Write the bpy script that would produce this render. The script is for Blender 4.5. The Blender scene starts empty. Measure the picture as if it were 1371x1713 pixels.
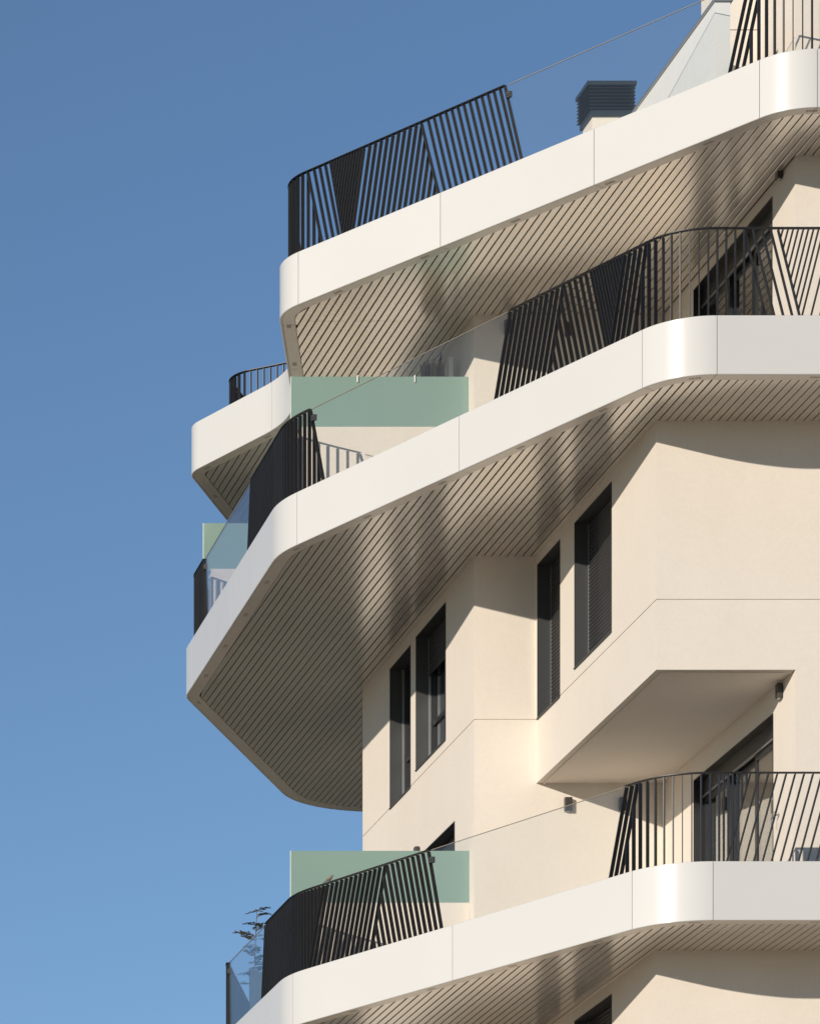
import bpy, bmesh, math, random
from mathutils import Matrix, Vector
random.seed(7)
scene = bpy.context.scene
COL = scene.collection

# ------------------------------------------------------------------ camera (shift lens, level), sky, sun, exposure
cam_d = bpy.data.cameras.new('camera'); cam = bpy.data.objects.new('camera', cam_d); COL.objects.link(cam)
cam.location = (0, 0, 1.6); cam.rotation_euler = (math.radians(90), 0, 0)
cam_d.sensor_fit = 'AUTO'; cam_d.sensor_width = 36; cam_d.lens = 155.5
cam_d.shift_x = 1.0949; cam_d.shift_y = 1.4206
cam_d.clip_start = .5; cam_d.clip_end = 6000
scene.camera = cam

SUN_DIR = (1.04, 1.0, -.362)
SUN_EL = math.atan(.362 / math.hypot(1.04, 1.0))
SUN_AZ = math.radians(180) + math.atan2(1.04, 1.0)                 # clockwise from +Y: the sun stands behind and left of the camera
w = bpy.data.worlds.new('World'); scene.world = w; w.use_nodes = True
nt = w.node_tree; bg = nt.nodes['Background']
sky = nt.nodes.new('ShaderNodeTexSky'); sky.sky_type = 'NISHITA'; sky.sun_disc = False
sky.sun_elevation = SUN_EL; sky.sun_rotation = SUN_AZ
sky.altitude = 1500; sky.air_density = 1.0; sky.dust_density = 0.0; sky.ozone_density = 3.0
nt.links.new(sky.outputs[0], bg.inputs[0]); bg.inputs[1].default_value = .112

sd = bpy.data.lights.new('sun', 'SUN'); so = bpy.data.objects.new('sun', sd); COL.objects.link(so)
sd.energy = 4.5; sd.angle = math.radians(.5); sd.color = (1.0, .90, .775)
so.rotation_euler = Vector(SUN_DIR).to_track_quat('-Z', 'Y').to_euler()
so.location = (-30, -30, 40)

scene.view_settings.view_transform = 'Standard'; scene.view_settings.look = 'None'
scene.view_settings.exposure = 0.0; scene.view_settings.gamma = 1.0
scene.view_settings.use_curve_mapping = False
scene.cycles.max_bounces = 10; scene.cycles.transparent_max_bounces = 16

# ------------------------------------------------------------------ materials
def new_mat(name):
    m = bpy.data.materials.new(name); m.use_nodes = True
    n = m.node_tree; return m, n, n.nodes['Principled BSDF']
def L(n, a, b): n.links.new(a, b)
def noise(n, scale, detail=4, rough=.55, coord='Object', stretch=None):
    tc = n.nodes.new('ShaderNodeTexCoord'); t = n.nodes.new('ShaderNodeTexNoise')
    t.inputs['Scale'].default_value = scale; t.inputs['Detail'].default_value = detail; t.inputs['Roughness'].default_value = rough
    if stretch:
        mp = n.nodes.new('ShaderNodeMapping'); mp.inputs['Scale'].default_value = stretch
        L(n, tc.outputs[coord], mp.inputs[0]); L(n, mp.outputs[0], t.inputs['Vector'])
    else: L(n, tc.outputs[coord], t.inputs['Vector'])
    return t
def ramp(n, src, p0, c0, p1, c1):
    r = n.nodes.new('ShaderNodeValToRGB'); e = r.color_ramp.elements
    e[0].position = p0; e[0].color = (*c0, 1); e[1].position = p1; e[1].color = (*c1, 1)
    L(n, src, r.inputs[0]); return r
def bump(n, src, strength, dist, b, prev=None):
    k = n.nodes.new('ShaderNodeBump'); k.inputs['Strength'].default_value = strength; k.inputs['Distance'].default_value = dist
    L(n, src, k.inputs['Height'])
    if prev: L(n, prev.outputs[0], k.inputs['Normal'])
    L(n, k.outputs[0], b.inputs['Normal']); return k

def mat_stucco(name, c0, c1):
    m, n, b = new_mat(name)
    a = noise(n, .55, 6, .6); r = ramp(n, a.outputs[0], .3, c0, .72, c1)
    s = noise(n, 1.1, 5, .6, stretch=(1, 1, .3)); rs = ramp(n, s.outputs[0],   .30, (.972, .97, .962), .62, (1, 1, 1))
    mx = n.nodes.new('ShaderNodeMix'); mx.data_type = 'RGBA'; mx.blend_type = 'MULTIPLY'; mx.inputs[0].default_value = 1
    L(n, r.outputs[0], mx.inputs[6]); L(n, rs.outputs[0], mx.inputs[7]); L(n, mx.outputs[2], b.inputs['Base Color'])
    gr_ = noise(n, 24, 3, .75); rg = ramp(n, gr_.outputs[0], .3, (.955, .953, .95), .7, (1, 1, 1))
    m2 = n.nodes.new('ShaderNodeMix'); m2.data_type = 'RGBA'; m2.blend_type = 'MULTIPLY'; m2.inputs[0].default_value = 1
    L(n, mx.outputs[2], m2.inputs[6]); L(n, rg.outputs[0], m2.inputs[7]); L(n, m2.outputs[2], b.inputs['Base Color'])
    b.inputs['Roughness'].default_value = .9; b.inputs['Specular IOR Level'].default_value = .2
    f1 = noise(n, 60, 4, .8); k = bump(n, f1.outputs[0], .35, .006, b)
    f2 = noise(n, 2.2, 3, .5); bump(n, f2.outputs[0], .18, .02, b, k)
    return m
def mat_metal(name, col, rough, metallic=0., coat=0., var=.03, wav=.0):
    m, n, b = new_mat(name)
    a = noise(n, .8, 5, .6); r = ramp(n, a.outputs[0], .3, tuple(c * (1 - var) for c in col), .7, col)
    oi = n.nodes.new('ShaderNodeObjectInfo'); mr = n.nodes.new('ShaderNodeMapRange')
    mr.inputs[3].default_value = 1 - var * .8; mr.inputs[4].default_value = 1.0
    L(n, oi.outputs['Random'], mr.inputs[0])
    mx = n.nodes.new('ShaderNodeVectorMath'); mx.operation = 'SCALE'
    L(n, r.outputs[0], mx.inputs[0]); L(n, mr.outputs[0], mx.inputs['Scale']); L(n, mx.outputs[0], b.inputs['Base Color'])
    g = noise(n, 3.0, 4, .6); mg = n.nodes.new('ShaderNodeMapRange'); mg.inputs[3].default_value = rough * .88; mg.inputs[4].default_value = rough * 1.12
    L(n, g.outputs[0], mg.inputs[0]); L(n, mg.outputs[0], b.inputs['Roughness'])
    b.inputs['Metallic'].default_value = metallic
    b.inputs['Coat Weight'].default_value = coat; b.inputs['Coat Roughness'].default_value = rough * .8
    if wav:
        f = noise(n, 1.3, 2, .4); bump(n, f.outputs[0], wav, .02, b)
    return m
def mat_plain(name, col, rough=.6, var=.15, scale=6):
    m, n, b = new_mat(name)
    a = noise(n, scale, 4, .6); r = ramp(n, a.outputs[0], .3, tuple(c * (1 - var) for c in col), .7, col)
    L(n, r.outputs[0], b.inputs['Base Color']); b.inputs['Roughness'].default_value = rough
    return m
def mat_glass(name, tint, r0, rmax=1.0, rough=0.0, film=0.0, filmcol=(.8, .85, .8)):
    """thin clear pane: Schlick reflection, the same from both faces"""
    m, n, b = new_mat(name); n.nodes.remove(b)
    out = [q for q in n.nodes if q.type == 'OUTPUT_MATERIAL'][0]
    t = n.nodes.new('ShaderNodeBsdfTransparent'); t.inputs[0].default_value = (*tint, 1)
    g = n.nodes.new('ShaderNodeBsdfGlossy'); g.inputs['Roughness'].default_value = rough; g.inputs[0].default_value = (.95, .97, 1, 1)
    geo = n.nodes.new('ShaderNodeNewGeometry'); dot = n.nodes.new('ShaderNodeVectorMath'); dot.operation = 'DOT_PRODUCT'
    L(n, geo.outputs['Normal'], dot.inputs[0]); L(n, geo.outputs['Incoming'], dot.inputs[1])
    def mth(op, x, y=None):
        k = n.nodes.new('ShaderNodeMath'); k.operation = op
        for i, q in enumerate((x, y)):
            if q is None: continue
            if isinstance(q, (int, float)): k.inputs[i].default_value = q
            else: L(n, q, k.inputs[i])
        return k.outputs[0]
    p5 = mth('POWER', mth('SUBTRACT', 1.0, mth('ABSOLUTE', dot.outputs['Value'])), 5.0)
    fac = mth('ADD', mth('MULTIPLY', p5, rmax - r0), r0)
    mx = n.nodes.new('ShaderNodeMixShader'); L(n, fac, mx.inputs[0])
    if film:
        d = n.nodes.new('ShaderNodeBsdfDiffuse'); a = noise(n, 1.7, 4, .6, stretch=(1, 1, .4))
        r = ramp(n, a.outputs[0], .3, tuple(c * .85 for c in filmcol), .7, filmcol); L(n, r.outputs[0], d.inputs[0])
        m2 = n.nodes.new('ShaderNodeMixShader'); m2.inputs[0].default_value = film
        L(n, t.outputs[0], m2.inputs[1]); L(n, d.outputs[0], m2.inputs[2]); L(n, m2.outputs[0], mx.inputs[1])
    else: L(n, t.outputs[0], mx.inputs[1])
    L(n, g.outputs[0], mx.inputs[2]); L(n, mx.outputs[0], out.inputs[0]); return m
def mat_frosted(name, col, trans):
    m, n, b = new_mat(name); n.nodes.remove(b)
    out = [q for q in n.nodes if q.type == 'OUTPUT_MATERIAL'][0]
    a = noise(n, 1.2, 4, .6); r = ramp(n, a.outputs[0], .3, tuple(c * .95 for c in col), .7, col)
    d = n.nodes.new('ShaderNodeBsdfDiffuse'); t = n.nodes.new('ShaderNodeBsdfTranslucent')
    L(n, r.outputs[0], d.inputs[0]); L(n, r.outputs[0], t.inputs[0])
    mx = n.nodes.new('ShaderNodeMixShader'); mx.inputs[0].default_value = trans; L(n, d.outputs[0], mx.inputs[1]); L(n, t.outputs[0], mx.inputs[2])
    g = n.nodes.new('ShaderNodeBsdfGlossy'); g.inputs['Roughness'].default_value = .12
    fr = n.nodes.new('ShaderNodeFresnel'); fr.inputs[0].default_value = 1.35
    m2 = n.nodes.new('ShaderNodeMixShader'); L(n, fr.outputs[0], m2.inputs[0]); L(n, mx.outputs[0], m2.inputs[1]); L(n, g.outputs[0], m2.inputs[2])
    L(n, m2.outputs[0], out.inputs[0]); return m

M = {}
M['stucco'] = mat_stucco('cream_stucco', (.715, .65, .57), (.745, .685, .61))
M['fascia'] = mat_metal('white_coated_metal', (.612, .607, .585), .24, 0, .12, .025, .04)
M['fascia'].node_tree.nodes['Principled BSDF'].inputs['Specular IOR Level'].default_value = .32
M['slat'] = mat_metal('soffit_metal', (.86, .805, .73), .23, .55, .5, .09, .02)
M['trim'] = mat_metal('soffit_trim_metal', (.70, .65, .585), .30, .1, .5, .05)
M['recess'] = mat_plain('soffit_backing', (.20, .17, .14), .8)
M['vent'] = mat_plain('vent_metal', (.30, .265, .225), .6)
M['bar'] = mat_metal('anthracite_steel', (.014, .015, .018), .46, 0, 0, .25)
M['frame'] = mat_metal('anthracite_frame', (.018, .019, .021), .42, 0, 0, .2)
M['lining'] = mat_metal('dark_reveal_metal', (.048, .051, .053), .55, 0, 0, .1)
M['guide'] = mat_metal('aluminium_guide', (.32, .33, .34), .35, .6)
M['shutter'] = mat_metal('grey_shutter', (.052, .052, .053), .45, .2, 0, .12)
M['glass'] = mat_glass('railing_glass', (.982, .99, .987), .032, .85, 0, .010)
M['pane'] = mat_glass('window_glass', (.72, .77, .75), .36)
M['frosted'] = mat_frosted('frosted_green_glass', (.35, .50, .435), .35)
M['edge_line'] = mat_plain('refracted_edge_line', (.30, .27, .22), .4)
M['edge'] = mat_plain('pale_glass_edge', (.62, .72, .64), .3)
M['floor'] = mat_plain('balcony_tiles', (.36, .34, .31), .7)
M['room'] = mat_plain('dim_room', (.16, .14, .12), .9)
M['curtain'] = mat_plain('pale_curtain', (.62, .58, .50), .9)
M['lamp'] = mat_metal('dark_lamp_metal', (.045, .042, .038), .45, 0, 0, .1)
M['steel'] = mat_metal('stainless_steel', (.45, .45, .45), .25, .9)
M['cowl'] = mat_metal('blue_grey_metal', (.016, .026, .038), .4, 0, .1, .1)
M['white'] = mat_plain('white_paint', (.78, .77, .74), .5, .04)
M['blue'] = mat_plain('blue_cloth', (.02, .045, .12), .8)
M['greysheet'] = mat_plain('grey_sheet', (.06, .08, .105), .85)
M['pot'] = mat_plain('terracotta', (.30, .13, .07), .8)
M['bark'] = mat_plain('bark', (.16, .11, .075), .9)
M['soil'] = mat_plain('soil', (.05, .035, .025), .95)
M['leaf'] = mat_plain('leaf', (.13, .135, .075), .6, .4, 20)
M['feather'] = mat_plain('feather', (.22, .155, .10), .8, .5, 60)
M['breast'] = mat_plain('pale_feather', (.42, .37, .30), .8, .2, 40)
M['beak'] = mat_plain('beak', (.03, .027, .025), .5)

# ------------------------------------------------------------------ mesh helpers
def link(name, me, mat, parent=None):
    o = bpy.data.objects.new(name, me); COL.objects.link(o)
    if mat is not None and not me.materials: me.materials.append(mat)
    o.parent = parent; return o
def mesh_from(verts, faces, name='mesh', smooth=None):
    me = bpy.data.meshes.new(name); me.from_pydata([tuple(v) for v in verts], [], faces); me.validate()
    b = bmesh.new(); b.from_mesh(me); bmesh.ops.recalc_face_normals(b, faces=b.faces); b.to_mesh(me); b.free()
    if smooth:
        for p in me.polygons: p.use_smooth = True
        me.set_sharp_from_angle(angle=math.radians(smooth))
    return me
def tag(o, label=None, cat=None, group=None, kind=None):
    if label: o['label'] = label
    if cat: o['category'] = cat
    if group: o['group'] = group
    if kind: o['kind'] = kind
    return o
class MB:
    """collects boxes, tubes and lathes for one mesh"""
    def __init__(s): s.v = []; s.f = []
    def add(s, vs, fs):
        k = len(s.v); s.v += [tuple(q) for q in vs]; s.f += [tuple(i + k for i in g) for g in fs]
    def box(s, x0, x1, y0, y1, z0, z1):
        s.add([(x0,y0,z0),(x1,y0,z0),(x1,y1,z0),(x0,y1,z0),(x0,y0,z1),(x1,y0,z1),(x1,y1,z1),(x0,y1,z1)],
              [(0,3,2,1),(4,5,6,7),(0,1,5,4),(1,2,6,5),(2,3,7,6),(3,0,4,7)])
    def fbox(s, F, a0, a1, z0, z1, d0, d1):
        """box in a facade frame: along a, up z, depth d inwards"""
        P = lambda a, z, d: F(a, z, d)
        s.add([P(a0,z0,d0),P(a1,z0,d0),P(a1,z0,d1),P(a0,z0,d1),P(a0,z1,d0),P(a1,z1,d0),P(a1,z1,d1),P(a0,z1,d1)],
              [(0,3,2,1),(4,5,6,7),(0,1,5,4),(1,2,6,5),(2,3,7,6),(3,0,4,7)])
    def tube(s, pts, rad, n=6):
        rs = rad if isinstance(rad, (list, tuple)) else [rad] * len(pts)
        rings = []
        for i, p in enumerate(pts):
            p = Vector(p); a = Vector(pts[max(i-1,0)]); c = Vector(pts[min(i+1,len(pts)-1)])
            t = (c - a).normalized(); u = t.orthogonal().normalized() if abs(t.z) > .9 else t.cross(Vector((0,0,1))).normalized()
            v = t.cross(u); rings.append([p + (u*math.cos(2*math.pi*k/n) + v*math.sin(2*math.pi*k/n)) * rs[i] for k in range(n)])
        vs = [q for r in rings for q in r]; fs = []
        for i in range(len(rings)-1):
            for k in range(n): fs.append((i*n+k, i*n+(k+1)%n, (i+1)*n+(k+1)%n, (i+1)*n+k))
        fs.append(tuple(range(n))[::-1]); fs.append(tuple((len(rings)-1)*n+k for k in range(n)))
        s.add(vs, fs)
    def lathe(s, prof, c, n=16):
        vs = []; fs = []
        for r, z in prof:
            for k in range(n): vs.append((c[0]+r*math.cos(2*math.pi*k/n), c[1]+r*math.sin(2*math.pi*k/n), c[2]+z))
        for i in range(len(prof)-1):
            for k in range(n): fs.append((i*n+k, i*n+(k+1)%n, (i+1)*n+(k+1)%n, (i+1)*n+k))
        fs.append(tuple(range(n))[::-1]); fs.append(tuple((len(prof)-1)*n+k for k in range(n)))
        s.add(vs, fs)
    def build(s, name, mat, parent=None, smooth=None):
        return link(name, mesh_from(s.v, s.f, name, smooth), mat, parent)

def fillet(V):
    out=[]
    n=len(V)
    for i,v in enumerate(V):
        x,y=v[0],v[1]; R=v[2] if len(v)>2 else 0
        if i in (0,n-1) or R==0: out.append((x,y)); continue
        ax,ay=V[i-1][0]-x,V[i-1][1]-y; bx,by=V[i+1][0]-x,V[i+1][1]-y
        la,lb=math.hypot(ax,ay),math.hypot(bx,by); ax/=la;ay/=la;bx/=lb;by/=lb
        ang=math.acos(max(-1,min(1,ax*bx+ay*by))); t=R/math.tan(ang/2)
        p0=(x+ax*t,y+ay*t); p1=(x+bx*t,y+by*t)
        mx,my=ax+bx,ay+by; ml=math.hypot(mx,my); d=R/math.sin(ang/2)
        c=(x+mx/ml*d,y+my/ml*d)
        a0=math.atan2(p0[1]-c[1],p0[0]-c[0]); a1=math.atan2(p1[1]-c[1],p1[0]-c[0])
        da=(a1-a0+math.pi)%(2*math.pi)-math.pi
        k=max(3,int(abs(da)/math.radians(3.5)))
        for j in range(k+1):
            a=a0+da*j/k; out.append((c[0]+R*math.cos(a),c[1]+R*math.sin(a)))
    return out
class Path:
    def __init__(s,pts):
        s.p=[pts[0]]
        for q in pts[1:]:
            if math.hypot(q[0]-s.p[-1][0],q[1]-s.p[-1][1])>1e-5: s.p.append(q)
        s.c=[0.]
        for a,b in zip(s.p,s.p[1:]): s.c.append(s.c[-1]+math.hypot(b[0]-a[0],b[1]-a[1]))
        s.L=s.c[-1]
    def at(s,d):
        i=0
        while i<len(s.c)-2 and s.c[i+1]<d: i+=1
        a,b=s.p[i],s.p[i+1]; l=s.c[i+1]-s.c[i]; k=(d-s.c[i])/l
        t=((b[0]-a[0])/l,(b[1]-a[1])/l)
        return (a[0]+(b[0]-a[0])*k,a[1]+(b[1]-a[1])*k),t,(-t[1],t[0])
    def vnorm(s):
        N=[]
        for i in range(len(s.p)):
            ns=[]
            for j in (i-1,i):
                if 0<=j<len(s.p)-1:
                    a,b=s.p[j],s.p[j+1]; l=math.hypot(b[0]-a[0],b[1]-a[1]); ns.append((-(b[1]-a[1])/l,(b[0]-a[0])/l))
            nx=sum(q[0] for q in ns);ny=sum(q[1] for q in ns);l=math.hypot(nx,ny);nx/=l;ny/=l
            k=1/max(.3,nx*ns[0][0]+ny*ns[0][1]); N.append((nx*k,ny*k))
        return N
    def inset(s,d):
        return Path([(p[0]-n[0]*d,p[1]-n[1]*d) for p,n in zip(s.p,s.vnorm())])

# ------------------------------------------------------------------ plan of the balconies (metres; x right, y away from the street, z up)
XR = 24.0
TOP = {'A': 23.494, 'B': 20.389, 'C': 14.178}; H = .673
OUT = {'A': Path(fillet([(XR,50.48),(17.088,50.48,.695),(12.695,56.738,.71),(13.796,60.634,1.9),(12.791,62.861,.5),(15.9,69.4,2.0),(XR,69.4)])),
       'B': Path(fillet([(XR,50.32),(15.741,50.32,.794),(12.68,56.70,1.5),(12.792,63.123,.8),(15.884,69.4,2.0),(XR,69.4)])),
       'C': Path(fillet([(XR,50.32),(15.645,50.32,.91),(12.65,56.09,1.5),(12.62,60.1,.7),(13.9,64.0,.7),(13.3,65.6,.5),(15.9,69.4,2.0),(XR,69.4)]))}
JOINTS = {'A': [0,3.3,6.56,7.22,9.545,11.865,14.165,14.95,16.6,18.05,18.95,20.9,21.35,23.7,26,27.9,30.5,33.2],
          'B': [0,2.5,5.2,7.755,8.64,11.77,14.845,15.52,18.32,21.1,21.75,24.3,26.8,29.2,31.8,34.2],
          'C': [0,2.5,5.2,7.80,8.745,11.71,14.65,15.585,18.4,21.2,21.85,24.4,26.9,29.3,31.9,34.3]}

def sub_s(path, s0, s1):
    return [s0] + [c for c in path.c if s0 + .002 < c < s1 - .002] + [s1]
def sweep(path, s0, s1, prof, nrm=None, caps=True):
    """sweep a closed profile of (inset, z) points along a plan path"""
    vs = []; fs = []; n = len(prof); ss = sub_s(path, s0, s1); N = path.vnorm()
    for s in ss:
        (x, y), t, nn = path.at(s)
        for i, c in enumerate(path.c):
            if abs(c - s) < 1e-6: nn = N[i]
        for o, z in prof: vs.append((x - nn[0]*o, y - nn[1]*o, z))
    for i in range(len(ss)-1):
        for k in range(n): fs.append((i*n+k, i*n+(k+1)%n, (i+1)*n+(k+1)%n, (i+1)*n+k))
    if caps: fs.append(tuple(range(n))[::-1]); fs.append(tuple((len(ss)-1)*n+k for k in range(n)))
    return vs, fs

# ------------------------------------------------------------------ ground: park lawn to the horizon, an unseen pale plaza coloured to bounce warm light up
def flat(name, x0, x1, y0, y1, z, mat, label):
    me = mesh_from([(x0,y0,z),(x1,y0,z),(x1,y1,z),(x0,y1,z)], [(0,1,2,3)], name)
    return tag(link(name, me, mat), label, 'ground', kind='structure')
def ground_mat(name, c0, c1, scale):
    m, n, b_ = new_mat(name); a = noise(n, scale, 6, .65); r = ramp(n, a.outputs[0], .35, c0, .68, c1)
    L(n, r.outputs[0], b_.inputs['Base Color']); b_.inputs['Roughness'].default_value = .9; return m
flat('ground', -3000, 3000, -3000, 3000, 0, ground_mat('dry_lawn', (.075, .08, .04), (.13, .115, .065), .04), 'dry lawn reaching the horizon')
flat('plaza', -120, 120, -90, 74, .004, ground_mat('warm_bounce_paving', (.47, .365, .25), (.56, .445, .31), .15), 'unseen pale paved plaza, coloured warm to bounce light upward')

# ------------------------------------------------------------------ the building
bld = bpy.data.objects.new('apartment_building', None); COL.objects.link(bld)
bld.location = (0, 0, 0)
tag(bld, 'cream stucco apartment block with white curved balconies and slatted undersides', 'building')

# facade frames: F(a, z, d) -> world; a runs along the wall, d into it
def frontal(y): return lambda a, z, d: (a, y + d, z)
def lateral(x): return lambda a, z, d: (x + d, a, z)
def wall(F, a0, a1, z0, z1, holes=(), grooves=(), depth=.27, name='wall', mat='stucco'):
    """plain render with real openings and recessed joints"""
    b = MB(); gs = [(g - .006, g + .006) for g in grooves if z0 < g < z1]
    As = sorted({a0, a1, *[h[0] for h in holes], *[h[1] for h in holes]})
    Zs = sorted({z0, z1, *[h[2] for h in holes], *[h[3] for h in holes], *[q for g in gs for q in g]})
    inh = lambda a, z: any(h[0] < a < h[1] and h[2] < z < h[3] for h in holes)
    ing = lambda z: any(g[0] < z < g[1] for g in gs)
    for i in range(len(As)-1):
        for j in range(len(Zs)-1):
            u0, u1, v0, v1 = As[i], As[i+1], Zs[j], Zs[j+1]; um, vm = (u0+u1)/2, (v0+v1)/2
            if inh(um, vm): continue
            if ing(vm):
                b.add([F(u0,v0,.012),F(u1,v0,.012),F(u1,v1,.012),F(u0,v1,.012)], [(0,1,2,3)])
                b.add([F(u0,v0,0),F(u1,v0,0),F(u1,v0,.012),F(u0,v0,.012)], [(0,1,2,3)])
                b.add([F(u0,v1,0),F(u1,v1,0),F(u1,v1,.012),F(u0,v1,.012)], [(0,1,2,3)])
            else: b.add([F(u0,v0,0),F(u1,v0,0),F(u1,v1,0),F(u0,v1,0)], [(0,1,2,3)])
    for h in holes:
        for (p, q, r, t) in ((h[0],h[2],h[0],h[3]),(h[1],h[2],h[1],h[3]),(h[0],h[2],h[1],h[2]),(h[0],h[3],h[1],h[3])):
            b.add([F(p,q,0),F(r,t,0),F(r,t,depth),F(p,q,depth)], [(0,1,2,3)])
    me = bpy.data.meshes.new(name); me.from_pydata(b.v, [], b.f); me.validate()
    return link(name, me, M[mat], bld)

def window(F, a0, a1, z0, z1, shutter=1.0, frames=2, curtain=False):
    """metal-lined opening with sash frames, panes, guide rails and a roller shutter"""
    b = MB(); t = .014; D = .25
    b.fbox(F, a0, a0+t, z0, z1, -.006, D); b.fbox(F, a1-t, a1, z0, z1, -.006, D)
    b.fbox(F, a0+t, a1-t, z1-t, z1, -.006, D); b.fbox(F, a0+t, a1-t, z0, z0+t, -.022, D)
    win = b.build('window', M['lining'], bld)
    fr = MB(); i0, i1, k0, k1 = a0+t+.002, a1-t-.002, z0+t+.002, z1-t-.002; wd = .062
    fr.fbox(F, i0, i0+wd, k0, k1, .2, .27); fr.fbox(F, i1-wd, i1, k0, k1, .2, .27)
    fr.fbox(F, i0+wd, i1-wd, k1-wd, k1, .2, .27); fr.fbox(F, i0+wd, i1-wd, k0, k0+wd, .2, .27)
    cuts = [i0 + (i1-i0)*q/frames for q in range(1, frames)]
    for c in cuts: fr.fbox(F, c-wd*.7, c+wd*.7, k0+wd, k1-wd, .195, .27)
    zt = k0 + (k1-k0)*.34
    edges = [i0+wd] + [q for c in cuts for q in (c-wd*.7, c+wd*.7)] + [i1-wd]
    if not curtain:
        for e in range(0, len(edges), 2): fr.fbox(F, edges[e], edges[e+1], zt-.03, zt+.03, .21, .27)
    fr.build('frame', M['frame'], win)
    for e in range(0, len(edges), 2):
        p = MB(); p.fbox(F, edges[e], edges[e+1], k0+wd, k1-wd, .235, .245); p.build('pane', M['pane'], win)
    for a in (i0+.004, i1-.028):
        g = MB(); g.fbox(F, a, a+.024, k0, k1, .158, .192); g.build('guide_rail', M['guide'], win)
    if shutter:
        s = MB(); zb = k1 - (k1-k0)*shutter; z = k1; hgt = .048
        while z - hgt > zb - .001:
            # each slat is a shallow convex strip with a seam below it
            pts = [(.168, z-.004), (.160, z-hgt*.35), (.160, z-hgt*.7), (.170, z-hgt+.002), (.177, z-hgt*.5)]
            vs = [F(a, zz, d) for a in (i0+.02, i1-.02) for d, zz in pts]; n = len(pts)
            s.add(vs, [tuple((k, (k+1) % n, n+(k+1) % n, n+k)) for k in range(n)])
            z -= hgt
        s.build('shutter', M['shutter'], win)
    # the dim room behind
    r = MB()
    for q in ((a0,a0),(a1,a1)): r.add([F(q[0],z0,.26),F(q[0],z1,.26),F(q[0],z1,1.6),F(q[0],z0,1.6)], [(0,1,2,3)])
    r.add([F(a0,z0,1.6),F(a1,z0,1.6),F(a1,z1,1.6),F(a0,z1,1.6)], [(0,1,2,3)])
    r.add([F(a0,z0,.2),F(a1,z0,.2),F(a1,z0,1.6),F(a0,z0,1.6)], [(0,1,2,3)]); r.add([F(a0,z1,.2),F(a1,z1,.2),F(a1,z1,1.6),F(a0,z1,1.6)], [(0,1,2,3)])
    r.build('room_lining', M['room'], win)
    if curtain:
        c = MB(); n = 44; w0, w1 = a0+.03, a0+(a1-a0)*.62
        vs = []
        for i in range(n+1):
            a = w0+(w1-w0)*i/n; d = .42+.05*math.sin(i*1.7)
            vs += [F(a, z0+.02, d), F(a, z1-.05, d)]
        c.add(vs, [(2*i,2*i+2,2*i+3,2*i+1) for i in range(n)]); c.build('curtain', M['curtain'], win, 60)
    return win

X1, X0, X2 = 17.66, 16.03, 15.235          # door wall, bay side, far side wall
Y1, Y2, Y3 = 51.86, 56.85, 62.75           # street front, recessed front, rear
zA, zB, zC = TOP['A'] - H, TOP['B'] - H, TOP['C'] - H
UP = .03                                   # walls run a little up between the slats
J = 17.63                                  # render joint of the bay storey
BAY = 16.807                               # underside of the bay
WT, WB1, WB2 = 19.60, 17.77, 17.605        # window heads and sills of the bay storey
fl = lambda k: TOP[k] - .12
# bay storey walls (below the middle balcony)
def bay_storey(dz, zsoff, bay, low, lower_ground):
    hB = [(53.60, 55.15, WB1+dz, WT+dz), (55.775, 56.79, WB2+dz, WT+dz)]
    wall(frontal(Y1), X0, XR, bay, zsoff+UP, (), (J+dz,))
    wall(lateral(X0), Y1, Y2, bay, zsoff+UP, hB, (J+dz,))
    window(lateral(X0), *hB[0], 1.0, 2); window(lateral(X0), *hB[1], 1.0, 1)
    u = MB()   # underside of the bay with its drip line
    u.add([(X0,Y1,bay),(X1,Y1,bay),(X1,Y2,bay),(X0,Y2,bay)], [(0,1,2,3)])
    return u, hB
u, _ = bay_storey(0, zB, BAY, 0, 0)
bay_u = MB()
bay_u.box(X0+.001, X1, Y1+.001, Y2, BAY+.002, BAY+.08)
bay_soffit = bay_u.build('bay_underside', M['stucco'], bld)
dl = MB(); dl.box(X0+.085, X0+.103, Y1+.085, Y2-.002, BAY-.014, BAY+.002); dl.box(X0+.103, X1-.01, Y1+.085, Y1+.103, BAY-.014, BAY+.002)
dl.build('drip_bead', M['stucco'], bay_soffit)
# recessed front and far side wall between lower and middle balcony
hF = [(58.24, 59.78, WB1-.02, WT-.03), (60.06, 61.19, WB2, WT-.05)]
hD = [(57.79, 60.0, fl('C'), 16.57)]
wall(frontal(Y2), X2, X1, fl('C'), zB+UP, (), (J,))
wall(lateral(X2), Y2, Y3, fl('C'), zB+UP, hF + hD, (J,))
window(lateral(X2), *hF[0], .32, 2); window(lateral(X2), *hF[1], 0, 2)
window(lateral(X2), *hD[0], .3, 2)
wall(frontal(Y3), X2, 17.2, fl('C'), zB+UP)      # rear return faces away but closes the volume
# street front and door wall below the bay
hdC = [(52.63, 55.61, fl('C'), 16.515)]
wall(frontal(Y1), X1, XR, fl('C'), BAY)
wall(lateral(X1), Y1, Y2, fl('C'), BAY+.001, hdC)
# upper storey (middle to top balcony)
hdB = [(52.66, 55.61, fl('B'), 22.68)]
wall(frontal(Y1), X1, XR, fl('B'), zA+UP)
wall(lateral(X1), Y1, Y2, fl('B'), zA+UP, hdB)
wall(frontal(Y2), X2, X1, fl('B'), zA+UP)
wall(lateral(X2), Y2, Y3, fl('B'), zA+UP)
wall(frontal(Y3), X2, 17.2, fl('B'), zA+UP)
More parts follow.
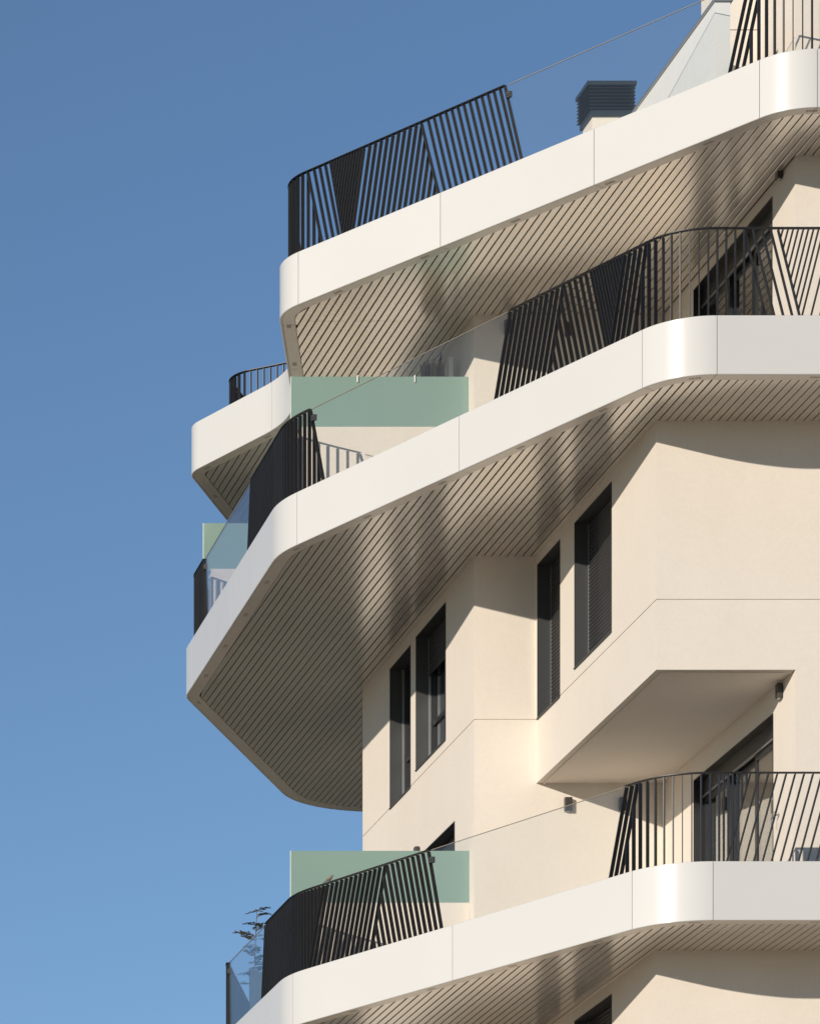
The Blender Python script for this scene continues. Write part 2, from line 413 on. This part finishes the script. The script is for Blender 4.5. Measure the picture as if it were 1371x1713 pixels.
# bay storey below the lower balcony, then plain storeys down to the street
dz = TOP['C'] - TOP['B']
u, _ = bay_storey(dz, zC, BAY+dz, 0, 0)
wall(frontal(Y2), X2, X1, 0, zC+UP, (), (J+dz,)); wall(lateral(X2), Y2, Y3, 0, zC+UP, (), (J+dz,))
bu = MB(); bu.box(X0+.001, X1, Y1+.001, Y2, BAY+dz+.002, BAY+dz+.08); bu.build('bay_underside', M['stucco'], bld)
wall(frontal(Y1), X1, XR, 0, BAY+dz); wall(lateral(X1), Y1, Y2, 0, BAY+dz+.001)
wall(frontal(Y3), X2, 17.2, 0, zC+UP)
for z0, z1 in ((0, zC+UP), (fl('C'), zB+UP), (fl('B'), zA+UP)):   # rear wing
    wall(lateral(17.2), Y3, 68.6, z0, z1); wall(frontal(68.6), 17.2, XR, z0, z1); wall(lateral(XR), Y1, 68.6, z0, z1)

def sliding_door(F, a0, a1, z0, z1):
    b = MB(); t = .014; D = .2
    b.fbox(F, a0, a0+t, z0, z1, -.006, D); b.fbox(F, a1-t, a1, z0, z1, -.006, D); b.fbox(F, a0+t, a1-t, z1-t, z1, -.006, D)
    door = b.build('sliding_door', M['frame'], bld)
    k1 = z1 - t; i0, i1 = a0+t+.002, a1-t-.002
    hb = MB(); hb.fbox(F, i0, i1, k1-.20, k1-.002, .10, .24); hb.build('shutter_box', M['frame'], door)
    hl = MB(); hl.fbox(F, i0, i1, k1-.222, k1-.202, .085, .11); hl.build('drip_rail', M['guide'], door)
    w = (i1-i0)/3; wd = .07; top = k1-.225
    for q in range(3):
        p0, p1 = i0+w*q-(.03 if q else 0), i0+w*(q+1)+(.03 if q < 2 else 0); dd = .12+.045*(q % 2)
        s = MB()
        s.fbox(F, p0, p0+wd, z0, top, dd, dd+.04); s.fbox(F, p1-wd, p1, z0, top, dd, dd+.04)
        s.fbox(F, p0+wd, p1-wd, top-wd, top, dd, dd+.04); s.fbox(F, p0+wd, p1-wd, z0, z0+.1, dd, dd+.04)
        sash = s.build('sash', M['frame'], door)
        g = MB(); g.fbox(F, p0+wd, p1-wd, z0+.1, top-wd, dd+.014, dd+.026); g.build('pane', M['pane'], door)
    g = MB(); g.fbox(F, i0+.002, i0+.03, z0, top, .085, .115); g.build('guide_rail', M['guide'], door)
    r = MB()
    r.add([F(a0,z0,2.4),F(a1,z0,2.4),F(a1,z1,2.4),F(a0,z1,2.4)], [(0,1,2,3)])
    for q in (a0, a1): r.add([F(q,z0,.25),F(q,z1,.25),F(q,z1,2.4),F(q,z0,2.4)], [(0,1,2,3)])
    r.add([F(a0,z0,.25),F(a1,z0,.25),F(a1,z0,2.4),F(a0,z0,2.4)], [(0,1,2,3)]); r.add([F(a0,z1,.25),F(a1,z1,.25),F(a1,z1,2.4),F(a0,z1,2.4)], [(0,1,2,3)])
    r.build('room_lining', M['room'], door)
    c = MB(); n = 40; vs = []
    for i in range(n+1):
        a = a0+.05+(a1-a0)*.36*i/n; d = .5+.05*math.sin(i*1.5); vs += [F(a, z0+.02, d), F(a, z1-.25, d)]
    c.add(vs, [(2*i,2*i+2,2*i+3,2*i+1) for i in range(n)]); c.build('curtain', M['curtain'], door, 60)
    return door
sliding_door(lateral(X1), *hdC[0]); sliding_door(lateral(X1), *hdB[0])

# ------------------------------------------------------------------ balconies: slab, fascia panels, soffit trim, slats, vents
def poly_x(pts, x):
    ys = []
    for (ax, ay), (bx, by) in zip(pts, pts[1:] + pts[:1]):
        if (ax - x) * (bx - x) < 0: ys.append(ay + (by-ay)*(x-ax)/(bx-ax))
    return sorted(ys)
PITCH, GAP = .1, .0155
for key in 'ABC':
    P = OUT[key]; zt = TOP[key]; zb = zt - H
    ins = P.inset(.02); ring = ins.p
    n = len(ring); vs = [(x, y, zb+.05) for x, y in ring] + [(x, y, zt-.12) for x, y in ring]
    fs = [tuple(range(n))[::-1], tuple(range(n, 2*n))] + [(i, (i+1) % n, n+(i+1) % n, n+i) for i in range(n)]
    slab = link('balcony_slab', mesh_from(vs, fs, 'balcony_slab'), M['floor'], bld)
    slab.data.materials.append(M['recess'])
    for p in slab.data.polygons:
        if p.normal.z < -.9: p.material_index = 1
    c = .006; prof = [(c, zt), (0, zt-c), (0, zb+c), (c, zb), (.03, zb), (.03, zb+.02), (.035, zt-.02), (.16, zt-.02), (.16, zt)]
    js = JOINTS[key] + [P.L]
    for s0, s1 in zip(js, js[1:]):
        v, f = sweep(P, s0+.004, s1-.004, prof)
        link('fascia_panel', mesh_from(v, f, 'fascia_panel', 25), M['fascia'], slab)
        v, f = sweep(P, s0+.003, s1-.003, [(.034, zb+.003), (.034, zb+.03), (.188, zb+.03), (.188, zb+.003)])
        link('soffit_trim', mesh_from(v, f, 'soffit_trim', 25), M['trim'], slab)
    v, f = sweep(P, 0, P.L, [(.019, zb+.06), (.019, zt-.03), (.033, zt-.03), (.033, zb+.06)])
    link('joint_backing', mesh_from(v, f, 'joint_backing'), M['bar'], slab)
    # slats, all laid square to the street front
    ip = P.inset(.194).p; xmin = min(p[0] for p in ip); x = 12.76
    while x < 19.4:
        xl, xr = max(x, xmin+.004), x + PITCH - GAP
        if xr - xl < .012: x += PITCH; continue
        xs = [xl + (xr-xl)*q/4 for q in range(5)]; cols = [poly_x(ip, q) for q in xs]
        m = max(set(len(c) for c in cols), key=[len(c) for c in cols].count)
        for i in range(5):
            if len(cols[i]) != m:
                good = [j for j in range(5) if len(cols[j]) == m]; cols[i] = cols[min(good, key=lambda j: abs(j-i))]
        for k in range(0, m-1, 2):
            lo, hi = [c[k] for c in cols], [c[k+1] for c in cols]
            spans = [(lo, hi)]
            if key == 'A' and max(lo) < 56.9 and min(hi) > 57.3: spans = [(lo, [57.05]*5), ([57.056]*5, hi)]
            for ya, yc in spans:
                z0, z1 = zb+.006+random.uniform(-.0008, .0008), zb+.034; e = .004
                xz = [(xs[0], z0+e)] + [(xs[0]+e, z0)] + [(xs[q], z0) for q in (1,2,3)] + [(xs[4]-e, z0), (xs[4], z0+e), (xs[4], z1), (xs[0], z1)]
                yi = [0,0,1,2,3,4,4,4,0]; n9 = 9
                vs = [(px, ya[q], pz) for (px, pz), q in zip(xz, yi)] + [(px, yc[q], pz) for (px, pz), q in zip(xz, yi)]
                fs = [(q, (q+1) % n9, n9+(q+1) % n9, n9+q) for q in range(n9)] + [tuple(range(n9)), tuple(range(n9, 2*n9))]
                link('slat', mesh_from(vs, fs, 'slat'), M['slat'], slab)
        x += PITCH
    # ventilation slots in the trim
    vm = bpy.data.meshes.new('vent_grille'); vb = MB()
    for i in range(4):
        for r in range(2): vb.box(-.066+i*.034, -.066+i*.034+.024, -.024+r*.028, -.024+r*.028+.02, -.0012, .004)
    vme = mesh_from(vb.v, vb.f, 'vent_grille'); vme.materials.append(M['vent'])
    s = 1.0
    while s < 23:
        (px, py), t, nn = P.at(s)
        o = link('vent_grille', vme, None, slab); o.location = (px-nn[0]*.105, py-nn[1]*.105, zb+.0035)
        o.rotation_euler = (0, 0, math.atan2(t[1], t[0])); s += 1.40

# ------------------------------------------------------------------ railings
unit = mesh_from([(-.5,-.5,0),(.5,-.5,0),(.5,.5,0),(-.5,.5,0),(-.5,-.5,1),(.5,-.5,1),(.5,.5,1),(-.5,.5,1)],
                 [(0,3,2,1),(4,5,6,7),(0,1,5,4),(1,2,6,5),(2,3,7,6),(3,0,4,7)], 'bar'); unit.materials.append(M['bar'])
RH = 1.045
REST = MB(); FAR = [99.]
def bar(parent, path, zt, s0, h0, s1, h1, th=.011, dp=.053):
    (x0, y0), t0, n0 = path.at(s0); (x1, y1), t1, n1 = path.at(s1)
    a = Vector((x0, y0, zt-.015+(RH+.005)*h0)); b = Vector((x1, y1, zt-.015+(RH+.005)*h1))
    zax = (b-a); ln = zax.length; zax.normalize()
    nv = Vector((n0[0]+n1[0], n0[1]+n1[1], 0)).normalized(); nv = (nv - zax*nv.dot(zax)).normalized(); xa = nv.cross(zax)
    m = Matrix(((xa.x*th, nv.x*dp, zax.x*ln, a.x), (xa.y*th, nv.y*dp, zax.y*ln, a.y), (xa.z*th, nv.z*dp, zax.z*ln, a.z), (0,0,0,1)))
    if x0 / y0 > .349 or s0 > FAR[0]:          # beyond the photograph's edge or round the back: kept as one mesh
        REST.add([m @ q.co for q in unit.vertices], [tuple(p.vertices) for p in unit.polygons]); return None
    o = bpy.data.objects.new('bar', unit); COL.objects.link(o); o.parent = parent; o.matrix_world = m; return o
def railing(path, zt, bounds, fills, th=.010, far=99.):
    """bounds: (top, bottom) stations of the boundary bars; fills: (lean, spacing) between them"""
    sa, sb = bounds[0], bounds[-1]; FAR[0] = far
    v, f = sweep(path, sa[0]-.004, sb[0]+.004, [(-.030, zt+RH-.009), (-.030, zt+RH), (.030, zt+RH), (.030, zt+RH-.009)])
    r = link('balcony_railing', mesh_from(v, f, 'balcony_railing', 30), M['bar'], bld)
    for st, s0 in bounds: bar(r, path, zt, s0, 0, st, .99, th)
    for (p, q), (lean, sp) in zip(zip(bounds, bounds[1:]), fills):
        (pt, pb), (qt, qb) = p, q
        lp, lq = pb-pt, qb-qt
        if abs(lq-lean) < .06: start = qb
        elif abs(lp-lean) < .06: start = pb
        else: start = min(pb, pt+lean) + sp*.5
        k = -200
        while k < 400:
            c = start + k*sp; k += 1
            lo, hi = 0., 1.
            # s(h) = c - lean*h must lie between both boundaries
            for A0, A1, sg in ((c-pb, (c-lean)-pt, 1), (qb-c, qt-(c-lean), 1)):
                if A0 < 1e-4 and A1 < 1e-4: lo, hi = 1, 0; break
                if A0 < 0: lo = max(lo, A0/(A0-A1))
                if A1 < 0: hi = min(hi, A0/(A0-A1))
            if hi - lo < .05: continue
            if abs(c-pb) < sp*.45 and abs(c-lean-pt) < sp*.45 or abs(c-qb) < sp*.45 and abs(c-lean-qt) < sp*.45: continue
            bar(r, path, zt, c-lean*lo, lo, c-lean*hi, min(hi, .99), th)
    return r
def glass_run(path, zt, s0b, s0t, s1b, s1t, parent):
    """a clear pane between two railings, its ends following the sloping end bars"""
    ts = [i/14 for i in range(15)]; vs = []; fs = []
    for t in ts:
        for hb in (0, .994, 1):
            a, b = s0b+(s0t-s0b)*hb, s1b+(s1t-s1b)*hb
            (x, y), tt, nn = path.at(a+(b-a)*t)
            for o in (-.006, .006): vs.append((x-nn[0]*o, y-nn[1]*o, zt-.1+(RH+.092)*hb))
    for i in range(len(ts)-1):
        k = 6*i
        fs += [(k,k+6,k+8,k+2), (k+1,k+3,k+9,k+7), (k+2,k+8,k+10,k+4), (k+3,k+5,k+11,k+9), (k+4,k+10,k+11,k+5), (k,k+1,k+7,k+6)]
    e = 6*len(ts)-6
    fs += [(0,2,3,1), (2,4,5,3), (e,e+1,e+3,e+2), (e+2,e+3,e+5,e+4)]
    g = link('glass_panel', mesh_from(vs, fs, 'glass_panel'), M['glass'], parent); g.data.materials.append(M['edge_line'])
    zl = zt-.1+(RH+.092)*.992
    for p in g.data.polygons:
        if p.center.z > zl: p.material_index = 1      # dark line refracted along the upper edge, painted on as colour
    return g
def clamp(path, zt, s, h, parent):
    (x, y), t, n = path.at(s); m = MB()
    def F(a, z, d): return (x+t[0]*a-n[0]*d, y+t[1]*a-n[1]*d, z)
    z = zt + RH*h
    m.fbox(F, -.03, .03, z-.035, z+.035, -.022, .022); m.fbox(F, -.012, .012, z-.012, z+.012, -.034, -.022)
    return m.build('clamp', M['lining'], parent)
RA, RB, RC = (OUT[k].inset(.13) for k in 'ABC')
ra = railing(RA, TOP['A'], [(10.85,10.58),(12.15,11.855),(13.07,13.265),(13.62,13.405),(13.995,13.745),(17.6,17.6)],
             [(-.28,.093),(.20,.093),(.20,.047),(-.24,.093),(0,.095)], far=14.75)
ra3 = railing(RA, TOP['A'], [(4.6,4.6),(7.14,7.43),(7.325,7.62)], [(0,.104),(.29,.092)])
glass_run(RA, TOP['A'], 7.67, 7.38, 10.53, 10.80, ra); clamp(RA, TOP['A'], 10.79, .87, ra)
rb = railing(RB, TOP['B'], [(4.6,4.86),(6.5,6.76),(7.02,6.76),(7.405,7.15),(8.57,8.785),(8.915,9.155),(9.48,9.205),(9.945,10.215),(10.86,11.135)],
             [(.26,.102),(.26,.058),(-.26,.102),(0,.102),(.23,.088),(-.27,.047),(-.27,.093),(.27,.0915)])
rb2 = railing(RB, TOP['B'], [(14.59,14.315),(15.75,15.75),(16.4,16.64),(17.3,17.54)], [(0,.095),(.24,.093),(.24,.07)], far=16.1)
glass_run(RB, TOP['B'], 11.18, 10.91, 14.27, 14.54, rb2); clamp(RB, TOP['B'], 14.52, .87, rb2)
rb3 = railing(RB, TOP['B'], [(20.62,20.445),(23.2,23.2)], [(0,.095)], far=21.3)
glass_run(RB, TOP['B'], 17.59, 17.35, 20.40, 20.57, rb3); clamp(RB, TOP['B'], 20.56, .87, rb3)
rc = railing(RC, TOP['C'], [(4.6,4.88),(7.335,7.615),(7.69,7.69),(8.65,8.92),(8.82,9.09)], [(.28,.102),(0,.052),(0,.102),(.27,.085)])
rc2 = railing(RC, TOP['C'], [(12.13,11.89),(12.905,13.175),(14.04,14.33),(14.75,14.75),(16.19,16.4)], [(-.25,.092),(.28,.0875),(0,.07),(.2,.085)], far=15.3)
glass_run(RC, TOP['C'], 9.14, 8.87, 11.84, 12.08, rc2); clamp(RC, TOP['C'], 12.07, .87, rc2)
rc3 = railing(RC, TOP['C'], [(18.435,18.36),(22.2,22.2)], [(0,.095)], far=19.0)
glass_run(RC, TOP['C'], 16.45, 16.24, 18.31, 18.385, rc3); clamp(RC, TOP['C'], 18.37, .87, rc3)
RF = Path(fillet([(15.8,62.75),(14.25,63.27),(13.5,63.75,.42),(15.0,66.8)]))
railing(RF, TOP['A'], [(.02,.02),(4.2,4.2)], [(0,.098)], far=2.6)
RG = Path(fillet([(16.2,64.0),(14.6,64.4),(13.95,64.9,.42),(15.4,67.9)]))
railing(RG, TOP['C'], [(.02,.02),(4.2,4.2)], [(0,.098)], far=-1)
tag(REST.build('railing_bars', M['bar'], bld), kind='stuff')

# ------------------------------------------------------------------ party walls with frosted screens
def party(zt, y, x0, x1, low, high):
    b = MB(); b.box(x0+.1, x1-.002, y, y+.16, zt-.12, zt+low); pw = b.build('party_wall', M['stucco'], bld)
    s = MB(); s.box(x0, x1-.004, y+.02, y+.036, zt+low-.03, zt+high); sc = s.build('privacy_screen', M['frosted'], bld)
    e = MB(); e.box(x0-.012, x0-.001, y+.018, y+.038, zt+low-.03, zt+high+.002); e.build('polished_edge', M['edge'], sc)
    return sc
party(TOP['B'], 57.10, 12.95, X2, 1.09, 1.745)
party(TOP['B'], 62.90, 13.02, X2, 1.09, 1.745)
party(TOP['C'], 57.07, 12.94, X2, 1.15, 1.825)

# ------------------------------------------------------------------ roof terrace: parapet, penthouse, chimney
tA = TOP['A'] - .12
b = MB(); b.box(16.68, 16.86, 51.75, 56.0, tA, 24.59); par = b.build('parapet_wall', M['white'], bld)
b = MB(); b.box(16.655, 16.885, 51.72, 56.02, 24.59, 24.615); b.build('coping', M['guide'], par)
b = MB(); b.box(X1, XR, Y1, 53.15, tA, 28.4); b.box(17.24, XR, 53.151, 54.0, 24.88, 28.4); b.box(17.28, XR, 53.151, 54.0, tA, 24.868)
b.build('penthouse_wall', M['stucco'], bld)
b = MB(); b.box(18.6, XR, 54.001, 57.0, tA, 28.4); b.box(21.0, XR, 57.001, 66.0, tA, 28.4); b.build('penthouse_wall', M['white'], bld)
b = MB(); b.box(17.5, XR, 51.75, 54.0, 28.4, 28.7); b.box(18.5, XR, 54.001, 57.0, 28.4, 28.7); b.box(20.9, XR, 57.001, 66.1, 28.4, 28.7); b.build('roof', M['white'], bld)
cx0, cx1, cy0, cy1 = 16.145, 16.665, 54.9, 55.3
b = MB(); b.box(cx0+.03, cx1-.02, cy0, cy1, tA, 24.56); ch = b.build('chimney', M['stucco'], bld)
b = MB(); b.box(cx0, cx1, cy0-.03, cy1+.03, 24.56, 24.63); b.build('chimney_collar', M['cowl'], ch)
b = MB(); b.box(cx0+.05, cx1-.05, cy0+.03, cy1-.03, 24.63, 24.97); b.build('chimney_core', M['frame'], ch)
for i in range(7):
    z = 24.642 + i*.0425
    lo, hi = .035, -.01
    x0, x1, y0, y1 = cx0, cx1, cy0-.02, cy1+.02
    v = [(x0-lo,y0-lo,z),(x1+lo,y0-lo,z),(x1+lo,y1+lo,z),(x0-lo,y1+lo,z),(x0-hi,y0-hi,z+.038),(x1+hi,y0-hi,z+.038),(x1+hi,y1+hi,z+.038),(x0-hi,y1+hi,z+.038)]
    link('louvre_blade', mesh_from(v, [(0,3,2,1),(4,5,6,7),(0,1,5,4),(1,2,6,5),(2,3,7,6),(3,0,4,7)], 'louvre_blade'), M['cowl'], ch)
b = MB(); b.box(cx0-.045, cx1+.045, cy0-.06, cy1+.06, 24.935, 24.985); b.build('chimney_cap', M['cowl'], ch)

# ------------------------------------------------------------------ wall lamps
def wall_lamp(F, a, z, label):
    b = MB(); b.fbox(F, a-.047, a+.047, z-.088, z+.088, -.07, -.012)
    o = b.build('wall_lamp', M['lamp'])
    p = MB(); p.fbox(F, a-.03, a+.03, z-.05, z+.05, -.012, .002); p.build('back_plate', M['frame'], o)
    g = MB(); g.fbox(F, a-.03, a+.03, z-.0905, z-.0882, -.055, -.024); g.build('diffuser', M['edge'], o)
    bv = o.modifiers.new('bevel', 'BEVEL'); bv.width = .006; bv.segments = 2
    return tag(o, label, 'wall lamp', 'dark box lamps fixed to the stucco walls')
wall_lamp(frontal(Y2), 16.43, 16.53, 'small dark box lamp on recessed wall below the bay underside, above glass panel')
wall_lamp(frontal(Y2), 17.13, 16.53, 'small dark box lamp behind glass beside the leaning bars of the lower balcony')
wall_lamp(lateral(X1), 52.32, 16.69, 'small dark box lamp beside the lower sliding door under the bay')
wall_lamp(lateral(X1), 52.32, 22.83, 'dark box lamp in shade beside the upper sliding door')
wall_lamp(frontal(Y2), 16.44, 22.63, 'dark box lamp seen between leaning bars of middle balcony railing')
wall_lamp(frontal(Y2), 15.66, 22.66, 'dark box lamp seen through glass at left end of middle railing')
wall_lamp(lateral(X2), 59.60, 16.60, 'dark box lamp just above lower railing handrail at its glass end')

# ------------------------------------------------------------------ small things on the balconies
# tap on the door wall
b = MB(); b.lathe([(.022,0),(.022,.012),(.012,.014),(.012,.02)], (0,0,0), 12)
tx, ty, tz = X1, 52.42, 15.25
tp = MB(); tp.tube([(tx+.002,ty,tz),(tx-.05,ty,tz),(tx-.085,ty,tz-.012),(tx-.095,ty,tz-.05)], [.013,.012,.011,.010], 8)
tap = tp.build('garden_tap', M['steel'], None, 40)
b = MB(); b.tube([(tx-.05,ty,tz),(tx-.05,ty,tz+.035)], .006, 6); b.tube([(tx-.05,ty-.035,tz+.038),(tx-.05,ty+.035,tz+.038)], .007, 6); b.build('handle', M['steel'], tap, 40)
b = MB(); b.tube([(tx-.094,ty,tz-.05),(tx-.094,ty,tz-.12)], .007, 6); b.build('spout', M['steel'], tap, 40)
tag(tap, 'small steel tap on the stucco wall beside the lower sliding door', 'tap')

# drying rack hung over the middle screen
yS, zS = 57.10, TOP['B']+1.745
b = MB(); b.tube([(13.9,yS+.12,zS-.10),(14.75,yS+.12,zS-.10)], .010, 8); rack = b.build('hanging_rack', M['white'], None, 40)
for x in (13.80, 14.54):
    b = MB(); b.tube([(x,yS+.008,zS-.075),(x,yS+.008,zS+.012),(x,yS+.048,zS+.012),(x,yS+.12,zS-.10)], .0085, 6); b.build('hook', M['white'], rack, 40)
tag(rack, 'white rack with two hooks hung over the frosted glass screen', 'drying rack')

# rolled wicker mat, post and cloth standing beyond that screen
def rough_roll(name, c, r, z0, z1, label, cat):
    b = MB(); rnd = random.Random(3)
    for k in range(90):
        a = rnd.uniform(0, 6.28); q = r*math.sqrt(rnd.uniform(.15, 1)); top = z1 - rnd.uniform(0, .12)
        x, y = c[0]+q*math.cos(a), c[1]+q*math.sin(a)
        b.tube([(x,y,z0),(x+rnd.uniform(-.02,.02),y+rnd.uniform(-.02,.02),(z0+z1)/2),(x+rnd.uniform(-.05,.05),y+rnd.uniform(-.05,.05),top)], [.012,.011,.006], 5)
    for z in (z0+.3, z0+1.1, z1-.3):
        b.lathe([(r+.006,-.01),(r+.012,0),(r+.006,.01)], (c[0],c[1],z), 18)
    return tag(b.build(name, mat_plain('wicker', (.42,.33,.25), .9, .5, 30)), label, cat)
rough_roll('wicker_roll', (14.90,57.62), .115, fl('B'), 22.52, 'brown rolled wicker mat standing behind frosted screen against the wall', 'wicker roll')
b = MB(); b.box(15.08,15.135,57.50,57.56, fl('B'), 22.50); pst = b.build('parasol_post', M['white'])
c2 = MB(); c2.box(15.07,15.145,57.49,57.57, 22.50, 22.515); c2.build('post_cap', M['white'], pst)
tag(pst, 'slim white post standing beside the wicker roll against the wall', 'post')
b = MB(); b.add([(14.96,57.66,22.40),(15.03,57.66,22.40),(15.03,57.72,22.40),(14.96,57.72,22.40),(15.03,57.68,22.66)], [(0,1,2,3),(0,1,4),(1,2,4),(2,3,4),(3,0,4)])
b.box(14.985,15.015,57.68,57.71, fl('B'), 22.42)
tag(b.build('folded_parasol', M['blue']), 'dark blue folded parasol tip poking up behind the wicker roll', 'parasol')

# grey sheet with a sloping top behind the glass of the lower left balcony
b = MB(); n = 30; vs = []
for i in range(n+1):
    t = i/n; x = 12.93 + .02*math.sin(i*.9); y = 57.6 + 2.0*t
    vs += [(x, y, fl('C')), (x, y, TOP['C']+.30+.58*t)]
b.add(vs, [(2*i,2*i+2,2*i+3,2*i+1) for i in range(n)])
cl = b.build('sloped_sheet', M['greysheet'], None, 60); sm = cl.modifiers.new('thick', 'SOLIDIFY'); sm.thickness = .006
tag(cl, 'grey sheet with a sloping top behind the glass of the lower left balcony', 'fabric screen')

# potted feathery sapling
px, py, pz = 13.02, 59.55, fl('C')
b = MB(); b.lathe([(.11,0),(.15,.30),(.165,.30),(.165,.34),(.14,.34),(.135,.29)], (px,py,pz), 18); sap = b.build('potted_sapling', M['pot'], None, 40)
b = MB(); b.lathe([(.0,.0),(.13,.001)], (px,py,pz+.3), 18); b.build('soil', M['soil'], sap)
st = MB(); rnd = random.Random(11)
ztop = 15.83
trunk = [(px,py,pz+.28),(px+.015,py,pz+.7),(px-.01,py+.01,pz+1.2),(px+.02,py,ztop)]
st.tube(trunk, [.013,.011,.008,.004], 6)
lf = MB()
def frond(o, d, ln, n):
    d = Vector(d).normalized(); side = d.cross(Vector((0,0,1))).normalized(); pts = []
    for i in range(n+1):
        t = i/n; pts.append(Vector(o) + d*ln*t + Vector((0,0,-ln*.35*t*t)))
    st.tube(pts, [.004*(1-.7*i/n) for i in range(n+1)], 4)
    for i in range(1, n+1):
        for sg in (-1, 1):
            c = pts[i]; L1 = ln*.34*(1-.5*i/n)*rnd.uniform(.7,1.1); dirv = (side*sg + d*.5 + Vector((0,0,rnd.uniform(-.5,.1)))).normalized()
            wv = d*.02
            a = c; e = c+dirv*L1; m = c+dirv*L1*.5
            lf.add([a, m+wv, e, m-wv+Vector((0,0,.006))], [(0,1,2,3)])
for k in range(30):
    t = rnd.uniform(.32, 1.0); i = min(2, int(t*3)); f0 = t*3-i
    o = Vector(trunk[i]).lerp(Vector(trunk[i+1]), min(1,f0)); a = rnd.uniform(0, 6.28)
    frond(o, (math.cos(a), math.sin(a), rnd.uniform(.1,.9)), rnd.uniform(.14,.30), 9)
frond((px-.005,py,15.45), (-.8,-.2,.5), .34, 8)
st.build('stem', M['bark'], sap, 60); lf.build('leaves', M['leaf'], sap)
tag(sap, 'small feathery sapling in a pot behind the glass of the lower left balcony', 'potted plant')

# sparrow on the handrail of the lower corner railing
(sx, sy), st_, sn = RC.at(13.93); sz = TOP['C'] + RH
me = bpy.data.meshes.new('sparrow')
sk = [((-.055,0,.030), .012), ((-.03,0,.036), .021), ((0,0,.045), .028), ((.022,0,.060), .024), ((.036,0,.078), .016), ((.046,0,.090), .0175), ((.056,0,.092), .011)]
bm = bmesh.new(); rings = []
n = 12
for i, (p, r) in enumerate(sk):
    a = Vector(sk[max(0,i-1)][0]); c = Vector(sk[min(len(sk)-1,i+1)][0]); t = (c-a).normalized(); u = Vector((0,1,0)); v = t.cross(u)
    rings.append([bm.verts.new(Vector(p)+(u*math.cos(6.2832*k/n)*.92+v*math.sin(6.2832*k/n))*r) for k in range(n)])
for r0, r1 in zip(rings, rings[1:]):
    for k in range(n): bm.faces.new((r0[k], r0[(k+1)%n], r1[(k+1)%n], r1[k]))
bm.faces.new(rings[0][::-1]); bm.faces.new(rings[-1]); bmesh.ops.recalc_face_normals(bm, faces=bm.faces)
for f in bm.faces: f.smooth = True
bm.to_mesh(me); bm.free()
bird = link('sparrow', me, M['feather']); ss = bird.modifiers.new('sub', 'SUBSURF'); ss.levels = ss.render_levels = 1
bird.location = (sx, sy, sz); bird.rotation_euler = (0, 0, math.radians(-48)); bird.scale = (.78, .78, .78)
def part(name, mb, mat):
    o = mb.build(name, M[mat], bird, 40); return o
b = MB(); b.add([(-.05,-.010,.034),(-.05,.010,.034),(-.115,.013,.016),(-.115,-.013,.016),(-.05,-.010,.026),(-.05,.010,.026),(-.115,.012,.012),(-.115,-.012,.012)],
                [(0,1,2,3),(4,7,6,5),(0,4,5,1),(1,5,6,2),(2,6,7,3),(3,7,4,0)]); part('tail', b, 'feather')
b = MB(); b.tube([(.064,0,.092),(.074,0,.090),(.080,0,.088)], [.006,.004,.001], 6); part('beak', b, 'beak')
for sg in (-1, 1):
    b = MB(); b.add([(.02,sg*.026,.058),(-.02,sg*.030,.058),(-.072,sg*.014,.034),(-.02,sg*.027,.036),(.015,sg*.027,.042)], [(0,1,2,3,4)]); w_ = part('wing', b, 'feather')
    m_ = w_.modifiers.new('thick', 'SOLIDIFY'); m_.thickness = .004
    b = MB(); b.tube([(.005,sg*.010,.030),(.008,sg*.011,.012),(.008,sg*.011,.001)], [.004,.0025,.0025], 5); b.tube([(-.008,sg*.011,.002),(.022,sg*.011,.002)], .002, 4); part('leg', b, 'beak')
    b = MB(); b.lathe([(.0005,-.003),(.003,0),(.0005,.003)], (.054,sg*.0125,.097), 8); part('eye', b, 'beak')
b = MB(); b.lathe([(.003,-.014),(.014,-.008),(.017,0),(.012,.010),(.003,.014)], (.018,0,.048), 12); part('breast', b, 'breast')
tag(bird, 'small brown sparrow perched on handrail of the lower corner railing', 'bird')
